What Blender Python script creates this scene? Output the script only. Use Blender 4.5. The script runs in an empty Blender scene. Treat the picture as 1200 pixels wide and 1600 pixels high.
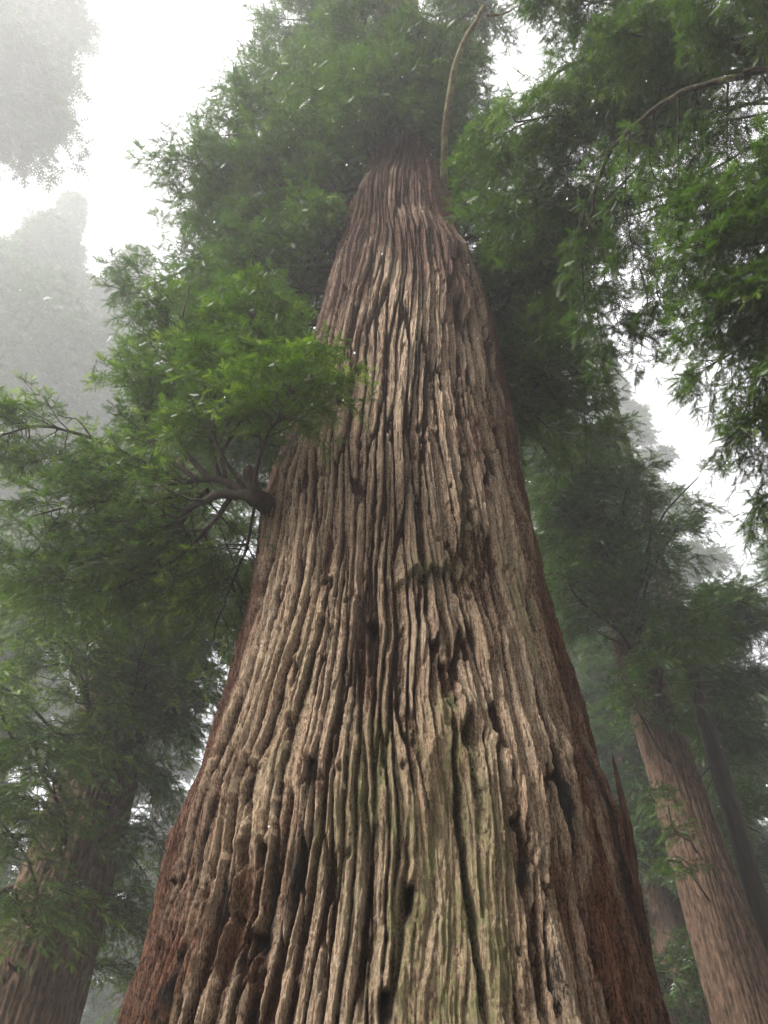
import bpy, math, random
import numpy as np
from mathutils import Vector, Matrix

C = bpy.context.scene.collection
S = bpy.context.scene

# ------------------------------------------------------------------ camera
FPX = 1250.0                       # focal length in pixels of the 1200x1600 frame
ELEV = math.radians(41.8)
ROLL = math.radians(1.2)
CAM = np.array([0.0, 0.0, 1.6])
cam_d = bpy.data.cameras.new("camera")
cam_d.sensor_fit = 'VERTICAL'
cam_d.sensor_height = 36.0
cam_d.lens = 36.0 * FPX / 1600.0
cam_d.clip_start = 0.05
cam_d.clip_end = 2000
cam = bpy.data.objects.new("camera", cam_d)
C.objects.link(cam)
fwd = Vector((0, math.cos(ELEV), math.sin(ELEV)))
rgt = Vector((1, 0, 0))
up = rgt.cross(fwd)
rot = Matrix((rgt, up, -fwd)).transposed()
rot = rot @ Matrix.Rotation(-ROLL, 3, 'Z')
cam.matrix_world = Matrix.Translation(Vector(CAM)) @ rot.to_4x4()
S.camera = cam
MR = np.array(rot)

# ------------------------------------------------------------------ sky, sun, exposure
SUN_AZ = math.radians(243)         # compass style, clockwise from +Y (behind and to the left)
SUN_EL = math.radians(48)
w = bpy.data.worlds.new("World")
S.world = w
w.use_nodes = True
nt = w.node_tree
bg = nt.nodes['Background']
sky = nt.nodes.new('ShaderNodeTexSky')
sky.sky_type = 'NISHITA'
sky.sun_disc = False
sky.sun_elevation = SUN_EL
sky.sun_rotation = SUN_AZ
sky.air_density = 1.0
sky.dust_density = 6.0
hsv = nt.nodes.new('ShaderNodeHueSaturation')
hsv.inputs['Saturation'].default_value = 0.10
nt.links.new(sky.outputs[0], hsv.inputs['Color'])
mixw = nt.nodes.new('ShaderNodeMix')
mixw.data_type = 'RGBA'
mixw.inputs['Factor'].default_value = 0.6
mixw.inputs['B'].default_value = (10.6, 10.65, 11.1, 1)
nt.links.new(hsv.outputs[0], mixw.inputs['A'])
nt.links.new(mixw.outputs['Result'], bg.inputs['Color'])
bg.inputs['Strength'].default_value = 0.075

sd = bpy.data.lights.new("sun", 'SUN')
sd.energy = 5.0
sd.angle = math.radians(14)
sd.color = (1.0, 0.965, 0.91)
sun = bpy.data.objects.new("sun", sd)
sdir = Vector((math.sin(SUN_AZ) * math.cos(SUN_EL), math.cos(SUN_AZ) * math.cos(SUN_EL), math.sin(SUN_EL)))
sun.rotation_euler = sdir.to_track_quat('Z', 'Y').to_euler()
C.objects.link(sun)

S.view_settings.view_transform = 'Standard'
S.view_settings.look = 'None'
S.view_settings.gamma = 1
S.view_settings.use_curve_mapping = False
S.view_settings.exposure = 1.6
S.render.engine = 'CYCLES'
S.cycles.use_denoising = True
S.cycles.max_bounces = 7
S.cycles.diffuse_bounces = 4
S.cycles.transmission_bounces = 4
S.cycles.volume_bounces = 2
S.cycles.transparent_max_bounces = 8
S.cycles.use_adaptive_sampling = True
S.cycles.adaptive_threshold = 0.015
HAZE_DENSITY = 0.0030

# ------------------------------------------------------------------ helpers
def ray(px, py):
    v = np.array([(px - 600.0) / FPX, (800.0 - py) / FPX, -1.0])
    d = MR @ v
    return d / np.linalg.norm(d)

def at(px, py, dist):
    return CAM + ray(px, py) * dist

def ground_dist(px, py, hd):
    """point on that sight line whose horizontal distance is hd"""
    d = ray(px, py)
    return CAM + d * (hd / math.hypot(d[0], d[1]))

def nrm(a):
    return a / np.maximum(np.linalg.norm(a, axis=-1, keepdims=True), 1e-9)

_rs = np.random.RandomState(7)
_TAB = _rs.rand(1 << 16).astype(np.float32)
_GX = np.cos(_TAB * 6.2831853).astype(np.float32); _GY = np.sin(_TAB * 6.2831853).astype(np.float32)

def hidx(ix, iy, seed):
    h = ix.astype(np.uint32) * np.uint32(374761393) + iy.astype(np.uint32) * np.uint32(668265263) + np.uint32((seed * 2654435761) & 0xffffffff)
    h ^= h >> np.uint32(15)
    h *= np.uint32(2246822519)
    h ^= h >> np.uint32(13)
    return (h & np.uint32(0xffff)).astype(np.int32)

def hash2(ix, iy, seed):
    return _TAB[hidx(ix, iy, seed)]

def noise2(x, y, seed=0):
    """smooth gradient noise, about -1..1"""
    x = np.asarray(x, dtype=np.float32); y = np.asarray(y, dtype=np.float32)
    x, y = np.broadcast_arrays(x, y)
    x0 = np.floor(x); y0 = np.floor(y)
    fx = x - x0; fy = y - y0
    ix = x0.astype(np.int32); iy = y0.astype(np.int32)
    u = fx * fx * fx * (fx * (fx * 6 - 15) + 10)
    v = fy * fy * fy * (fy * (fy * 6 - 15) + 10)
    def g(dx, dy):
        k = hidx(ix + dx, iy + dy, seed)
        return _GX[k] * (fx - dx) + _GY[k] * (fy - dy)
    a = g(0, 0) * (1 - v) + g(0, 1) * v
    b = g(1, 0) * (1 - v) + g(1, 1) * v
    return (a * (1 - u) + b * u) * np.float32(1.5)

def fbm(x, y, seed=0, octv=4, gain=0.5):
    r = 0; a = 1.0; t = 0
    for i in range(octv):
        r = r + a * noise2(x * 2 ** i, y * 2 ** i, seed + i * 17); t += a; a *= gain
    return r / t

def voro(x, y, seed=0, jit=0.85, want_dx=False):
    """returns (F2-F1 border distance, cell random a, cell random b, dy to the cell point)"""
    x = np.asarray(x, dtype=np.float32); y = np.asarray(y, dtype=np.float32)
    ix = np.floor(x).astype(np.int32)
    f1 = np.full(x.shape, 1e9, np.float32); f2 = f1.copy(); dxc = np.zeros(x.shape, np.float32)
    ra = np.zeros(x.shape, np.float32); dyc = np.zeros(x.shape, np.float32)
    for dx in (-1, 0, 1):
        cx = ix + dx
        off = hash2(cx, np.zeros_like(cx), seed + 9)          # every column starts at its own height
        yy = y + off
        iy = np.floor(yy).astype(np.int32)
        for dy in (-1, 0, 1):
            cy = iy + dy
            px = cx + 0.5 + jit * (hash2(cx, cy, seed) - 0.5)
            py = cy + 0.5 + jit * (hash2(cx, cy, seed + 5) - 0.5) - off
            d = (px - x) ** 2 + (py - y) ** 2
            m = d < f1
            f2 = np.where(m, f1, np.minimum(f2, d))
            ra = np.where(m, hash2(cx, cy, seed + 11), ra)
            dyc = np.where(m, y - py, dyc); dxc = np.where(m, x - px, dxc)
            f1 = np.where(m, d, f1)
    if want_dx: return np.sqrt(f2) - np.sqrt(f1), ra, dyc, dxc
    return np.sqrt(f2) - np.sqrt(f1), ra, dyc

def sstep(a, b, x):
    t = np.clip((x - a) / (b - a), 0, 1)
    return t * t * (3 - 2 * t)

def make_mesh(name, verts, faces, mat, attrs=None, smooth=True, mats=None, fmat=None):
    """faces: list of int arrays (n,3) or (n,4)"""
    me = bpy.data.meshes.new(name)
    verts = np.ascontiguousarray(verts, dtype=np.float32)
    faces = [np.asarray(f, dtype=np.int32) for f in faces if len(f)]
    me.vertices.add(len(verts))
    me.vertices.foreach_set("co", verts.ravel())
    tot = sum(f.size for f in faces); nf = sum(len(f) for f in faces)
    me.loops.add(tot); me.polygons.add(nf)
    me.loops.foreach_set("vertex_index", np.concatenate([f.ravel() for f in faces]))
    st = []; o = 0
    for f in faces:
        st.append(o + np.arange(len(f), dtype=np.int32) * f.shape[1]); o += f.size
    me.polygons.foreach_set("loop_start", np.concatenate(st).astype(np.int32))
    me.polygons.foreach_set("use_smooth", np.full(nf, smooth, dtype=bool))
    for m in (mats or [mat]):
        me.materials.append(m)
    if fmat is not None:
        me.polygons.foreach_set("material_index", fmat.astype(np.int32))
    if attrs:
        for k, v in attrs.items():
            a = me.attributes.new(k, 'FLOAT', 'POINT')
            a.data.foreach_set("value", np.ascontiguousarray(v, dtype=np.float32).ravel())
    me.update(calc_edges=True)
    return me

def link(name, me, parent=None):
    o = bpy.data.objects.new(name, me)
    C.objects.link(o)
    if parent is not None:
        o.parent = parent
        o.matrix_parent_inverse = Matrix.Translation(-parent.location)
    return o

def thing(name, label, cat, loc, group=None):
    o = bpy.data.objects.new(name, None)
    C.objects.link(o)
    o.location = loc
    o['label'] = label; o['category'] = cat
    if group: o['group'] = group
    return o

# ------------------------------------------------------------------ materials
def nodes(name):
    m = bpy.data.materials.new(name); m.use_nodes = True
    t = m.node_tree
    b = t.nodes['Principled BSDF']
    return m, t, b

def N(t, typ, **kw):
    n = t.nodes.new(typ)
    for k, v in kw.items():
        if k in n.inputs: n.inputs[k].default_value = v
        else: setattr(n, k, v)
    return n

def mixc(t, fac, a, b, mode='MIX'):
    n = t.nodes.new('ShaderNodeMix'); n.data_type = 'RGBA'; n.blend_type = mode
    for i, s in (('Factor', fac), ('A', a), ('B', b)):
        sock = [q for q in n.inputs if q.name == i and (q.type == 'RGBA' or i == 'Factor')][0]
        if hasattr(s, 'links'): t.links.new(s, sock)
        elif isinstance(s, (int, float)): sock.default_value = s
        else: sock.default_value = (*s, 1)
    return [q for q in n.outputs if q.type == 'RGBA'][0]

def ramp(t, src, lo, hi, a=0.0, b=1.0):
    n = t.nodes.new('ShaderNodeMapRange'); n.interpolation_type = 'SMOOTHSTEP'
    n.inputs['From Min'].default_value = lo; n.inputs['From Max'].default_value = hi
    n.inputs['To Min'].default_value = a; n.inputs['To Max'].default_value = b
    t.links.new(src, n.inputs['Value'])
    return n.outputs[0]

def attr(t, name):
    n = t.nodes.new('ShaderNodeAttribute'); n.attribute_name = name
    return n.outputs['Fac']

def noise_tex(t, scale, detail=6, rough=0.6, stretch=(1, 1, 1)):
    tc = t.nodes.new('ShaderNodeTexCoord')
    mp = t.nodes.new('ShaderNodeMapping'); mp.inputs['Scale'].default_value = stretch
    t.links.new(tc.outputs['Object'], mp.inputs['Vector'])
    n = t.nodes.new('ShaderNodeTexNoise')
    n.inputs['Scale'].default_value = scale; n.inputs['Detail'].default_value = detail
    n.inputs['Roughness'].default_value = rough
    t.links.new(mp.outputs[0], n.inputs['Vector'])
    return n.outputs['Fac']

def math_(t, op, a, b=None):
    n = t.nodes.new('ShaderNodeMath'); n.operation = op
    for i, s in enumerate((a, b)):
        if s is None: continue
        if hasattr(s, 'links'): t.links.new(s, n.inputs[i])
        else: n.inputs[i].default_value = s
    return n.outputs[0]

def mat_main_bark():
    m, t, b = nodes("main_bark")
    hgt = attr(t, 'height'); tone = attr(t, 'tone'); moss = attr(t, 'moss'); char = attr(t, 'char')
    rust = attr(t, 'rust'); wea_shade = attr(t, 'weather_shade')
    r_fib = noise_tex(t, 75, 6, 0.75, (1, 1, 0.10))
    r_iso = noise_tex(t, 60, 6, 0.75, (1, 1, 0.55))
    n_fib = ramp(t, r_fib, .36, .64); n_iso = ramp(t, r_iso, .34, .66)
    n_mid = ramp(t, noise_tex(t, 11, 6, 0.7, (1, 1, 0.22)), .34, .66)
    n_big = ramp(t, noise_tex(t, 1.6, 5, 0.6, (1, 1, 0.35)), .32, .68)
    grain = ramp(t, math_(t, 'ADD', math_(t, 'MULTIPLY', n_fib, 0.5), math_(t, 'MULTIPLY', n_iso, 0.5)), .22, .74)
    inner = mixc(t, grain, (0.017, 0.007, 0.004), (0.095, 0.038, 0.022))  # redder inner bark, darkened further as painted shade in furrows and on flanks
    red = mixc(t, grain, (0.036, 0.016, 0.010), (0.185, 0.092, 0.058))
    grey = mixc(t, grain, (0.24, 0.165, 0.105), (0.56, 0.445, 0.32))
    grey2 = mixc(t, grain, (0.17, 0.100, 0.062), (0.47, 0.32, 0.21))
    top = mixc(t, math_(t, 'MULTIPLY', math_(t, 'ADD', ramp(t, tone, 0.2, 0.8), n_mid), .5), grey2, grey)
    f = math_(t, 'ADD', wea_shade, math_(t, 'MULTIPLY', math_(t, 'SUBTRACT', math_(t, 'ADD', n_big, n_mid), 1.0), 0.30))
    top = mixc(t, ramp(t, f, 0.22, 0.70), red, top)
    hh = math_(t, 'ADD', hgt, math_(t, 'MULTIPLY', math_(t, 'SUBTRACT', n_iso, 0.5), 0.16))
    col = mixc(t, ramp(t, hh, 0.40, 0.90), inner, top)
    rustc = mixc(t, grain, (0.038, 0.014, 0.007), (0.190, 0.075, 0.036))
    rf = math_(t, 'MULTIPLY', rust, ramp(t, n_mid, 0, 1, 0.35, 1.0))
    col = mixc(t, rf, col, rustc)
    mossc = mixc(t, n_iso, (0.060, 0.066, 0.018), (0.26, 0.27, 0.105))
    mf = math_(t, 'MULTIPLY', moss, ramp(t, math_(t, 'ADD', math_(t, 'MULTIPLY', n_iso, .6), math_(t, 'MULTIPLY', n_mid, .4)), 0.30, 0.75))
    col = mixc(t, math_(t, 'MULTIPLY', mf, .92), col, mossc)
    cc = mixc(t, n_iso, (0.005, 0.0045, 0.004), (0.036, 0.031, 0.028))
    cf = ramp(t, math_(t, 'ADD', char, math_(t, 'MULTIPLY', math_(t, 'SUBTRACT', math_(t, 'ADD', grain, n_mid), 1.0), 0.75)), 0.30, 0.95)
    col = mixc(t, cf, col, cc)
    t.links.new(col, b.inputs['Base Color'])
    b.inputs['Roughness'].default_value = 0.85
    b.inputs['Specular IOR Level'].default_value = 0.15
    bp = t.nodes.new('ShaderNodeBump'); bp.inputs['Strength'].default_value = 1.0
    bp.inputs['Distance'].default_value = 0.013
    t.links.new(math_(t, 'ADD', math_(t, 'ADD', math_(t, 'MULTIPLY', n_fib, 1.4), math_(t, 'MULTIPLY', n_iso, .6)), n_mid), bp.inputs['Height'])
    t.links.new(bp.outputs[0], b.inputs['Normal'])
    return m

def mat_bark(name, dark, light, scale=12, mossy=0.0, str_=0.8, stretch=0.12):
    m, t, b = nodes(name)
    n1 = noise_tex(t, scale, 8, 0.75, (1, 1, stretch))
    n2 = noise_tex(t, scale * 1.7, 5, 0.7)
    col = mixc(t, ramp(t, n1, 0.3, 0.7), dark, light)
    if mossy:
        mm = mixc(t, n2, (0.05, 0.06, 0.015), (0.22, 0.22, 0.09))
        n3 = noise_tex(t, 3.0, 4, 0.6)
        col = mixc(t, ramp(t, n3, 0.62 - 0.35 * mossy, 0.75 - 0.35 * mossy), col, mm)
    t.links.new(col, b.inputs['Base Color'])
    b.inputs['Roughness'].default_value = 0.9
    b.inputs['Specular IOR Level'].default_value = 0.2
    bp = t.nodes.new('ShaderNodeBump'); bp.inputs['Strength'].default_value = str_
    bp.inputs['Distance'].default_value = 0.05
    t.links.new(math_(t, 'ADD', n1, math_(t, 'MULTIPLY', n2, 0.4)), bp.inputs['Height'])
    t.links.new(bp.outputs[0], b.inputs['Normal'])
    return m

def mat_leaf(name, dark, mid, young, trans=0.42):
    m, t, b = nodes(name)
    tint = attr(t, 'tint')
    c = mixc(t, ramp(t, tint, 0.0, 0.55), dark, mid)
    c = mixc(t, ramp(t, tint, 0.62, 1.0), c, young)
    t.links.new(c, b.inputs['Base Color'])
    b.inputs['Roughness'].default_value = 0.38
    b.inputs['Specular IOR Level'].default_value = 0.5
    tr = t.nodes.new('ShaderNodeBsdfTranslucent')
    c2 = mixc(t, 0.75, c, (0.85, 1.0, 0.30), 'MULTIPLY')
    br = t.nodes.new('ShaderNodeMix'); br.data_type = 'RGBA'
    t.links.new(c2, tr.inputs['Color'])
    ms = t.nodes.new('ShaderNodeMixShader'); ms.inputs[0].default_value = trans
    out = t.nodes['Material Output']
    t.links.new(b.outputs[0], ms.inputs[1]); t.links.new(tr.outputs[0], ms.inputs[2])
    t.links.new(ms.outputs[0], out.inputs['Surface'])
    return m

M_MAIN = mat_main_bark()
M_TRUNK = mat_bark("redwood_bark", (0.013, 0.007, 0.0045), (0.155, 0.095, 0.062), 14, stretch=0.3)
M_LIMB = mat_bark("limb_bark", (0.011, 0.008, 0.006), (0.045, 0.031, 0.023), 22, 0.0, 0.5)
M_MOSSLIMB = mat_bark("mossy_limb_bark", (0.012, 0.009, 0.006), (0.055, 0.042, 0.024), 22, 0.2, 0.5)
M_OLDLIMB = mat_bark("old_mossy_limb", (0.03, 0.022, 0.012), (0.15, 0.115, 0.06), 22, 0.4, 0.5)
M_LEAF = mat_leaf("redwood_needles", (0.010, 0.022, 0.0025), (0.062, 0.122, 0.010), (0.25, 0.36, 0.035), 0.38)
M_LEAFD = mat_leaf("dark_redwood_needles", (0.013, 0.028, 0.004), (0.045, 0.090, 0.011), (0.14, 0.21, 0.03), 0.38)

# ------------------------------------------------------------------ the great trunk
DM = 8.0
SIL = [(1640, 172, 1062), (1600, 185, 1050), (1500, 222, 1024), (1400, 250, 1004), (1300, 270, 982), (1200, 312, 942), (1100, 345, 912),
       (1000, 372, 878), (900, 393, 852), (800, 408, 828), (700, 440, 808), (600, 468, 790), (530, 486, 779), (450, 508, 758),
       (400, 524, 738), (340, 537, 716), (300, 552, 704), (250, 571, 692)]
def project(P):
    v = (P - CAM) @ MR
    return 600 + FPX * v[..., 0] / -v[..., 2], 800 - FPX * v[..., 1] / -v[..., 2]

def profile(sil):
    zs, cx_, rr = [], [], []
    for y, l, r in sil:
        dl, dr = ray(l, y), ray(r, y)
        al, ar = math.atan2(dl[0], dl[1]), math.atan2(dr[0], dr[1])
        tl = dl[2] / math.hypot(dl[0], dl[1]); tr_ = dr[2] / math.hypot(dr[0], dr[1])
        half = (ar - al) / 2; mid = (ar + al) / 2
        hz = DM / math.cos(mid) * math.cos(half)
        zs.append(CAM[2] + hz * (tl + tr_) / 2); cx_.append(DM * math.tan(mid)); rr.append(DM / math.cos(mid) * math.sin(half))
    zs = np.array(zs); cx_ = np.array(cx_); rr = np.array(rr)
    # the lower flare and the upper taper, which the frame does not show
    return (np.concatenate([[-0.6, 0.6], zs, [24, 34, 46, 56]]),
            np.concatenate([[rr[0] + 1.0, rr[0] + 0.45], rr, [rr[-1] * 0.90, rr[-1] * 0.68, 0.42, 0.06]]),
            np.concatenate([[cx_[0] - .1, cx_[0]], cx_, [cx_[-1] + .05, cx_[-1] + .2, cx_[-1] + .3, cx_[-1] + .3]]))

sil = np.array(SIL, float)
for _ in range(8):                      # a leaning, tapering trunk is not quite a cylinder: settle its outline on the measured one
    zs_f, rr_f, cx_f = profile(sil)
    z_ = np.linspace(.5, 24, 1500)[:, None]; t_ = np.linspace(-1.9, 1.9, 240)[None]
    R_ = np.interp(z_, zs_f, rr_f); X_ = np.interp(z_, zs_f, cx_f) + R_ * np.sin(t_)
    px_, py_ = project(np.stack([X_, DM - R_ * np.cos(t_), z_ + 0 * t_], -1))
    for i, (y, l, r) in enumerate(SIL):
        m = np.abs(py_ - y) < 9
        if m.any():
            sil[i, 1] += .7 * (l - px_[m].min()); sil[i, 2] += .7 * (r - px_[m].max())
def trunk_R(z): return np.interp(z, zs_f, rr_f)
def trunk_C(z): return np.interp(z, zs_f, cx_f)

def uv(px, py):
    """pixel -> (theta, z) where that sight line first meets the trunk; theta 0 faces the camera, + to the right"""
    d = ray(px, py)
    t = np.linspace(3, 40, 3000)
    P = CAM[None] + t[:, None] * d[None]
    rad = np.hypot(P[:, 0] - trunk_C(P[:, 2]), P[:, 1] - DM) - trunk_R(P[:, 2])
    k = np.where(rad < 0)[0]
    k = k[0] if len(k) else int(np.argmin(rad))
    p = P[k]
    return math.atan2(p[0] - trunk_C(p[2]), -(p[1] - DM)), p[2]

def build_trunk():
    th_f = np.linspace(-1.85, 1.85, 1050)
    # finer towards the limbs of the silhouette is unnecessary: even spacing
    th_b = np.linspace(1.85, 2 * math.pi - 1.85, 130)[1:-1]
    th = np.concatenate([th_f, th_b]).astype(np.float32)
    z1 = np.arange(0.2, 9, 0.0105); z2 = np.arange(9, 21, 0.017); z3 = np.linspace(21, 56, 260); z0 = np.linspace(-0.6, 0.2, 25)[:-1]
    z = np.concatenate([z0, z1, z2, z3]).astype(np.float32)
    TH, Z = np.meshgrid(th, z)
    nr, nc = TH.shape
    NQ = 98.0 / (2 * math.pi)                     # primary plates per radian

    # flow of the grain: slow meander, then the swirl round knots
    q = TH + 0.050 * noise2(TH * 2.2, Z * 0.25, 3) + 0.009 * noise2(TH * 7, Z * 0.7, 4) + 0.006 * noise2(TH * 22, Z * 2.2, 6) + 0.0014 * noise2(TH * 60, Z * 6, 7) + 0.016 * noise2(TH * 15, Z * .22, 8)
    zz = Z.copy()
    knots = [(726, 1112, 0.20, 0.60, 0.075), (640, 905, 0.16, 0.35, 0.03), (735, 480, 0.26, 1.2, 0.10), (600, 470, 0.22, 1.0, 0.05),
             (650, 385, .2, .9, -.05), (585, 990, 0.07, 0.28, 0.03), (650, 1400, 0.08, 0.22, 0.03)]
    for px, py, wt, wz, amp in knots:
        t0, zk = uv(px, py)
        dx = (TH - t0) / wt; dz = (Z - zk) / wz
        g = np.exp(-(dx ** 2 + dz ** 2))
        q = q - amp * dx * g * .8
    def G(px, py, wx, wz, p=1.0):
        t0, zk = uv(px, py)
        return np.exp(-((((TH - t0) / wx) ** 2 + ((Z - zk) / wz) ** 2) ** p))
    RAG = 0.42 * noise2(q * 34, Z * 2.6, 70) + .26 * noise2(q * 80, Z * 8, 71) + .15 * noise2(q * 150, Z * 34, 72)
    zcol = Z[:, 0]
    def blob(px, py, wx, wz, k=0.0, soft=0.25, seed=0, rag=1.0):
        """ragged-edged patch, 0..1, frayed along the grain; k slants it"""
        t0, zk = uv(px, py)
        r = np.where(np.abs(zcol - zk) < wz * 2.4)[0]
        out = np.zeros(Z.shape, np.float32)
        if not len(r): return out
        sl = slice(r[0], r[-1] + 1)
        dz = Z[sl] - zk
        d = np.sqrt(((TH[sl] - t0 - k * dz) / wx) ** 2 + (dz / wz) ** 2) + rag * np.roll(RAG[sl], seed * 37, axis=1)
        out[sl] = 1 - sstep(1 - soft, 1 + soft, d)
        return out
    def line(pts, wpx, seed=0):
        """distance falloff to a path given in picture points; wpx in radians"""
        uvp = [uv(*p) for p in pts]
        zz_ = np.array([p[1] for p in uvp]); tt_ = np.array([p[0] for p in uvp])
        o = np.argsort(zz_); zz_, tt_ = zz_[o], tt_[o]
        zc = zcol[:, None]; one = np.zeros_like(zc)
        c = np.interp(zc, zz_, tt_) + 0.012 * noise2(zc * 2.5, one + seed, 90 + seed) + 0.005 * noise2(zc * 9, one + seed, 91 + seed)
        inside = sstep(zz_[0] - .1, zz_[0] + .25, zc) * (1 - sstep(zz_[-1] - .25, zz_[-1] + .1, zc))
        wv = wpx * (0.8 + 0.6 * noise2(zc * 1.7, one + 7 + seed, 92))
        return (np.exp(-((TH - c) / np.maximum(wv, 0.003)) ** 2) * inside).astype(np.float32), c

    # masks of character
    low = 1 - sstep(3.6, 5.2, Z)
    tR = np.interp(Z, [0, 2.5, 4.2, 7, 12, 20], [0.42, 0.50, 0.66, 0.86, 0.92, 1.0])
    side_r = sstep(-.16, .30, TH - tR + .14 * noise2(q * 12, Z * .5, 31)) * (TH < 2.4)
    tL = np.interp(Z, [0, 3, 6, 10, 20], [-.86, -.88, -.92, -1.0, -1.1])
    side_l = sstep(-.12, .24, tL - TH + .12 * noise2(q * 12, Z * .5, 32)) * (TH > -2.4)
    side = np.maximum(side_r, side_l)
    slab = np.clip(blob(712, 1330, 0.155, 1.15, 0, .6, 3, .9) + blob(700, 1540, 0.20, 0.85, 0, .6, 4, .9), 0, 1)

    # primary plates: long, meandering, forking and closing again
    zl = np.interp(zcol, [0, 6, 12, 20, 60], [3.1, 3.3, 3.3, 3.2, 3.5])
    zz = (np.cumsum(np.gradient(zcol) / zl)[:, None] + 0 * TH).astype(np.float32)
    zz = zz + 0.25 * noise2(TH * 9, Z * .5, 12)
    def plates(NQ, zz, sd):
        e, ra, dy, dxp = voro(q * NQ, zz, sd, want_dx=True)
        e = e + 0.06 * noise2(q * NQ * 2.2, Z * 4, sd + 1) + .08 * noise2(q * NQ * 4.0, Z * 8, sd + 7)
        wv = .11 + .20 * np.clip(.5 + noise2(q * NQ * .5, Z * .8, sd + 8), 0, 1)
        fur = sstep(0.02, wv, e)                       # 0 in the furrow
        plate = fur * (0.78 + 0.22 * (1 - (1 - np.clip(e / 0.75, 0, 1)) ** 2))
        e2, rb, dy2 = voro(q * NQ * 1.9 + 0.3 * noise2(q * NQ, Z * 1.3, sd + 2), zz * 1.7 + 3, sd + 3)
        sub = sstep(0, .20, e2 + .08 * noise2(q * NQ * 5, Z * 9, sd + 4))
        lift = np.clip(0.5 - dy * 1.3, 0, 1) * (ra > .35)
        lift2 = np.clip(0.5 - dy2 * 1.4, 0, 1) * (rb > .55)
        rdg = np.clip(np.abs(noise2(q * NQ * 1.2 + 40, zz * 1.2, sd + 5)) * 5.5, 0, 1) ** 0.8
        h = 0.80 * plate * (0.62 + 0.30 * ra + .24 * lift + .55 * np.clip(dxp, -.5, .5)) + 0.14 * rdg + 0.12 * sub * (.7 + .5 * lift2)
        return h, plate, e, ra, rb
    hmain, plate, e, ra, rb = plates(NQ, zz, 21)
    rows = np.where(zcol < 9.5)[0]; rw = slice(0, rows[-1] + 1)
    _q, _Z = q, Z
    q, Z = q[rw], Z[rw]
    lowb = plates(128.0 / (2 * math.pi), zz[rw] * 1.0 + 7, 121)
    mlow = 1 - sstep(4.6, 8.2, Z + 1.2 * noise2(TH[rw] * 12, Z * .8, 130))
    for big, sm in zip((hmain, plate, e, ra, rb), lowb):
        big[rw] = big[rw] * (1 - mlow) + sm * mlow
    q, Z = _q, _Z
    # side bark: thin long fibrous strips
    fa = 1 - np.abs(noise2(q * NQ * 0.9 + 9, Z * .22, 33)) * 1.4
    fb = np.abs(noise2(q * NQ * 2.6, Z * .5, 34))
    fc = np.abs(noise2(q * NQ * 5.5, Z * .9, 35))
    hside = 0.40 * np.clip(1 - fa, 0, 1) + 0.35 * np.clip(fb * 2.4, 0, 1) + 0.22 * np.clip(fc * 2.2, 0, 1)
    strips = noise2(q * NQ * 0.42 + 5, Z * .30, 36)
    hside = hside + 0.30 * sstep(-.05, .10, strips) * low + .1 * plate
    # slab bark: broad, cracked lengthwise
    ha = np.clip(np.abs(noise2(q * NQ * 1.1 + 3, Z * .8, 37)) * 5, 0, 1)
    hslab = .64 + .13 * hmain + .10 * ha + .07 * fbm(q * 30, Z * 2.5, 40, 3)
    h = hmain * (1 - .25 * side) + hside * side * .25
    h = h * (1 - slab) + hslab * slab

    # fibres, flakes and crumbs
    fib = noise2(q * 115, Z * 3.2, 41) * .9 + noise2(q * 60, Z * 2.0, 42)
    crumb = noise2(q * 55, Z * 16, 43) + .8 * noise2(q * 100, Z * 32, 44)
    e3, rc, dy3 = voro(q * 74, Z * 4.2 + 2 * noise2(q * 20, Z, 46), 45, .95)
    flake = (rc - .5) * sstep(0, .12, e3) + .5 * np.clip(.5 - dy3, 0, 1)
    h = h + 0.085 * fib + 0.030 * crumb * (1 - .4 * side) + 0.12 * flake * (1 - .4 * side) * (1 - .5 * slab)

    depth = np.interp(Z, [0, 4, 9, 16, 22, 60], [0.17, 0.17, 0.155, 0.13, 0.105, 0.05])
    disp = depth * (h - 0.75)
    char = np.zeros_like(h); moss = np.zeros_like(h); rust = np.zeros_like(h)

    # the long crack through the mossy slab, and its neighbours
    for pts, wd, dp in [([(708, 1125), (712, 1200), (722, 1290), (728, 1370), (738, 1430), (760, 1600)], 0.013, .20),
                        ([(640, 1290), (632, 1380), (622, 1500), (615, 1600)], 0.011, .12),
                        ([(795, 1240), (812, 1340), (830, 1450), (850, 1600)], 0.014, .12),
                        ([(460, 1230), (445, 1330), (400, 1470), (360, 1600)], 0.016, .14),
                        ([(398, 1190), (390, 1290), (360, 1420), (330, 1540)], 0.020, .17),
                        ([(510, 1240), (512, 1400), (508, 1600)], 0.010, .10),
                        ([(570, 1150), (575, 1300), (572, 1480), (560, 1600)], 0.012, .12),
                        ([(590, 960), (586, 1060), (580, 1130)], 0.009, .10),
                        ([(690, 930), (700, 1010), (705, 1070)], 0.020, .10),
                        ([(700, 560), (720, 640), (735, 720)], 0.014, .08),
                        ([(630, 600), (640, 700), (645, 790)], 0.012, .08),
                        ([(745, 590), (775, 680), (800, 800)], 0.016, .10)]:
        g, c = line(pts, wd, int(pts[0][0]))
        disp -= dp * g
    # raised ribs
    for pts, wd, dp in [([(728, 1110), (790, 1190), (820, 1270), (835, 1400), (880, 1580)], 0.030, .07),
                        ([(690, 1090), (668, 1200), (655, 1320)], 0.030, .05),
                        ([(420, 1160), (395, 1330), (345, 1480)], 0.035, .06),
                        ([(655, 430), (700, 445), (755, 480)], 0.10, .05),
                        ([(870, 1130), (885, 1290), (930, 1500)], 0.03, .05),
                        ([(925, 1260), (950, 1380), (960, 1560)], 0.05, .03)]:
        g, c = line(pts, wd, int(pts[0][0]) + 1)
        disp += dp * g

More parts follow.
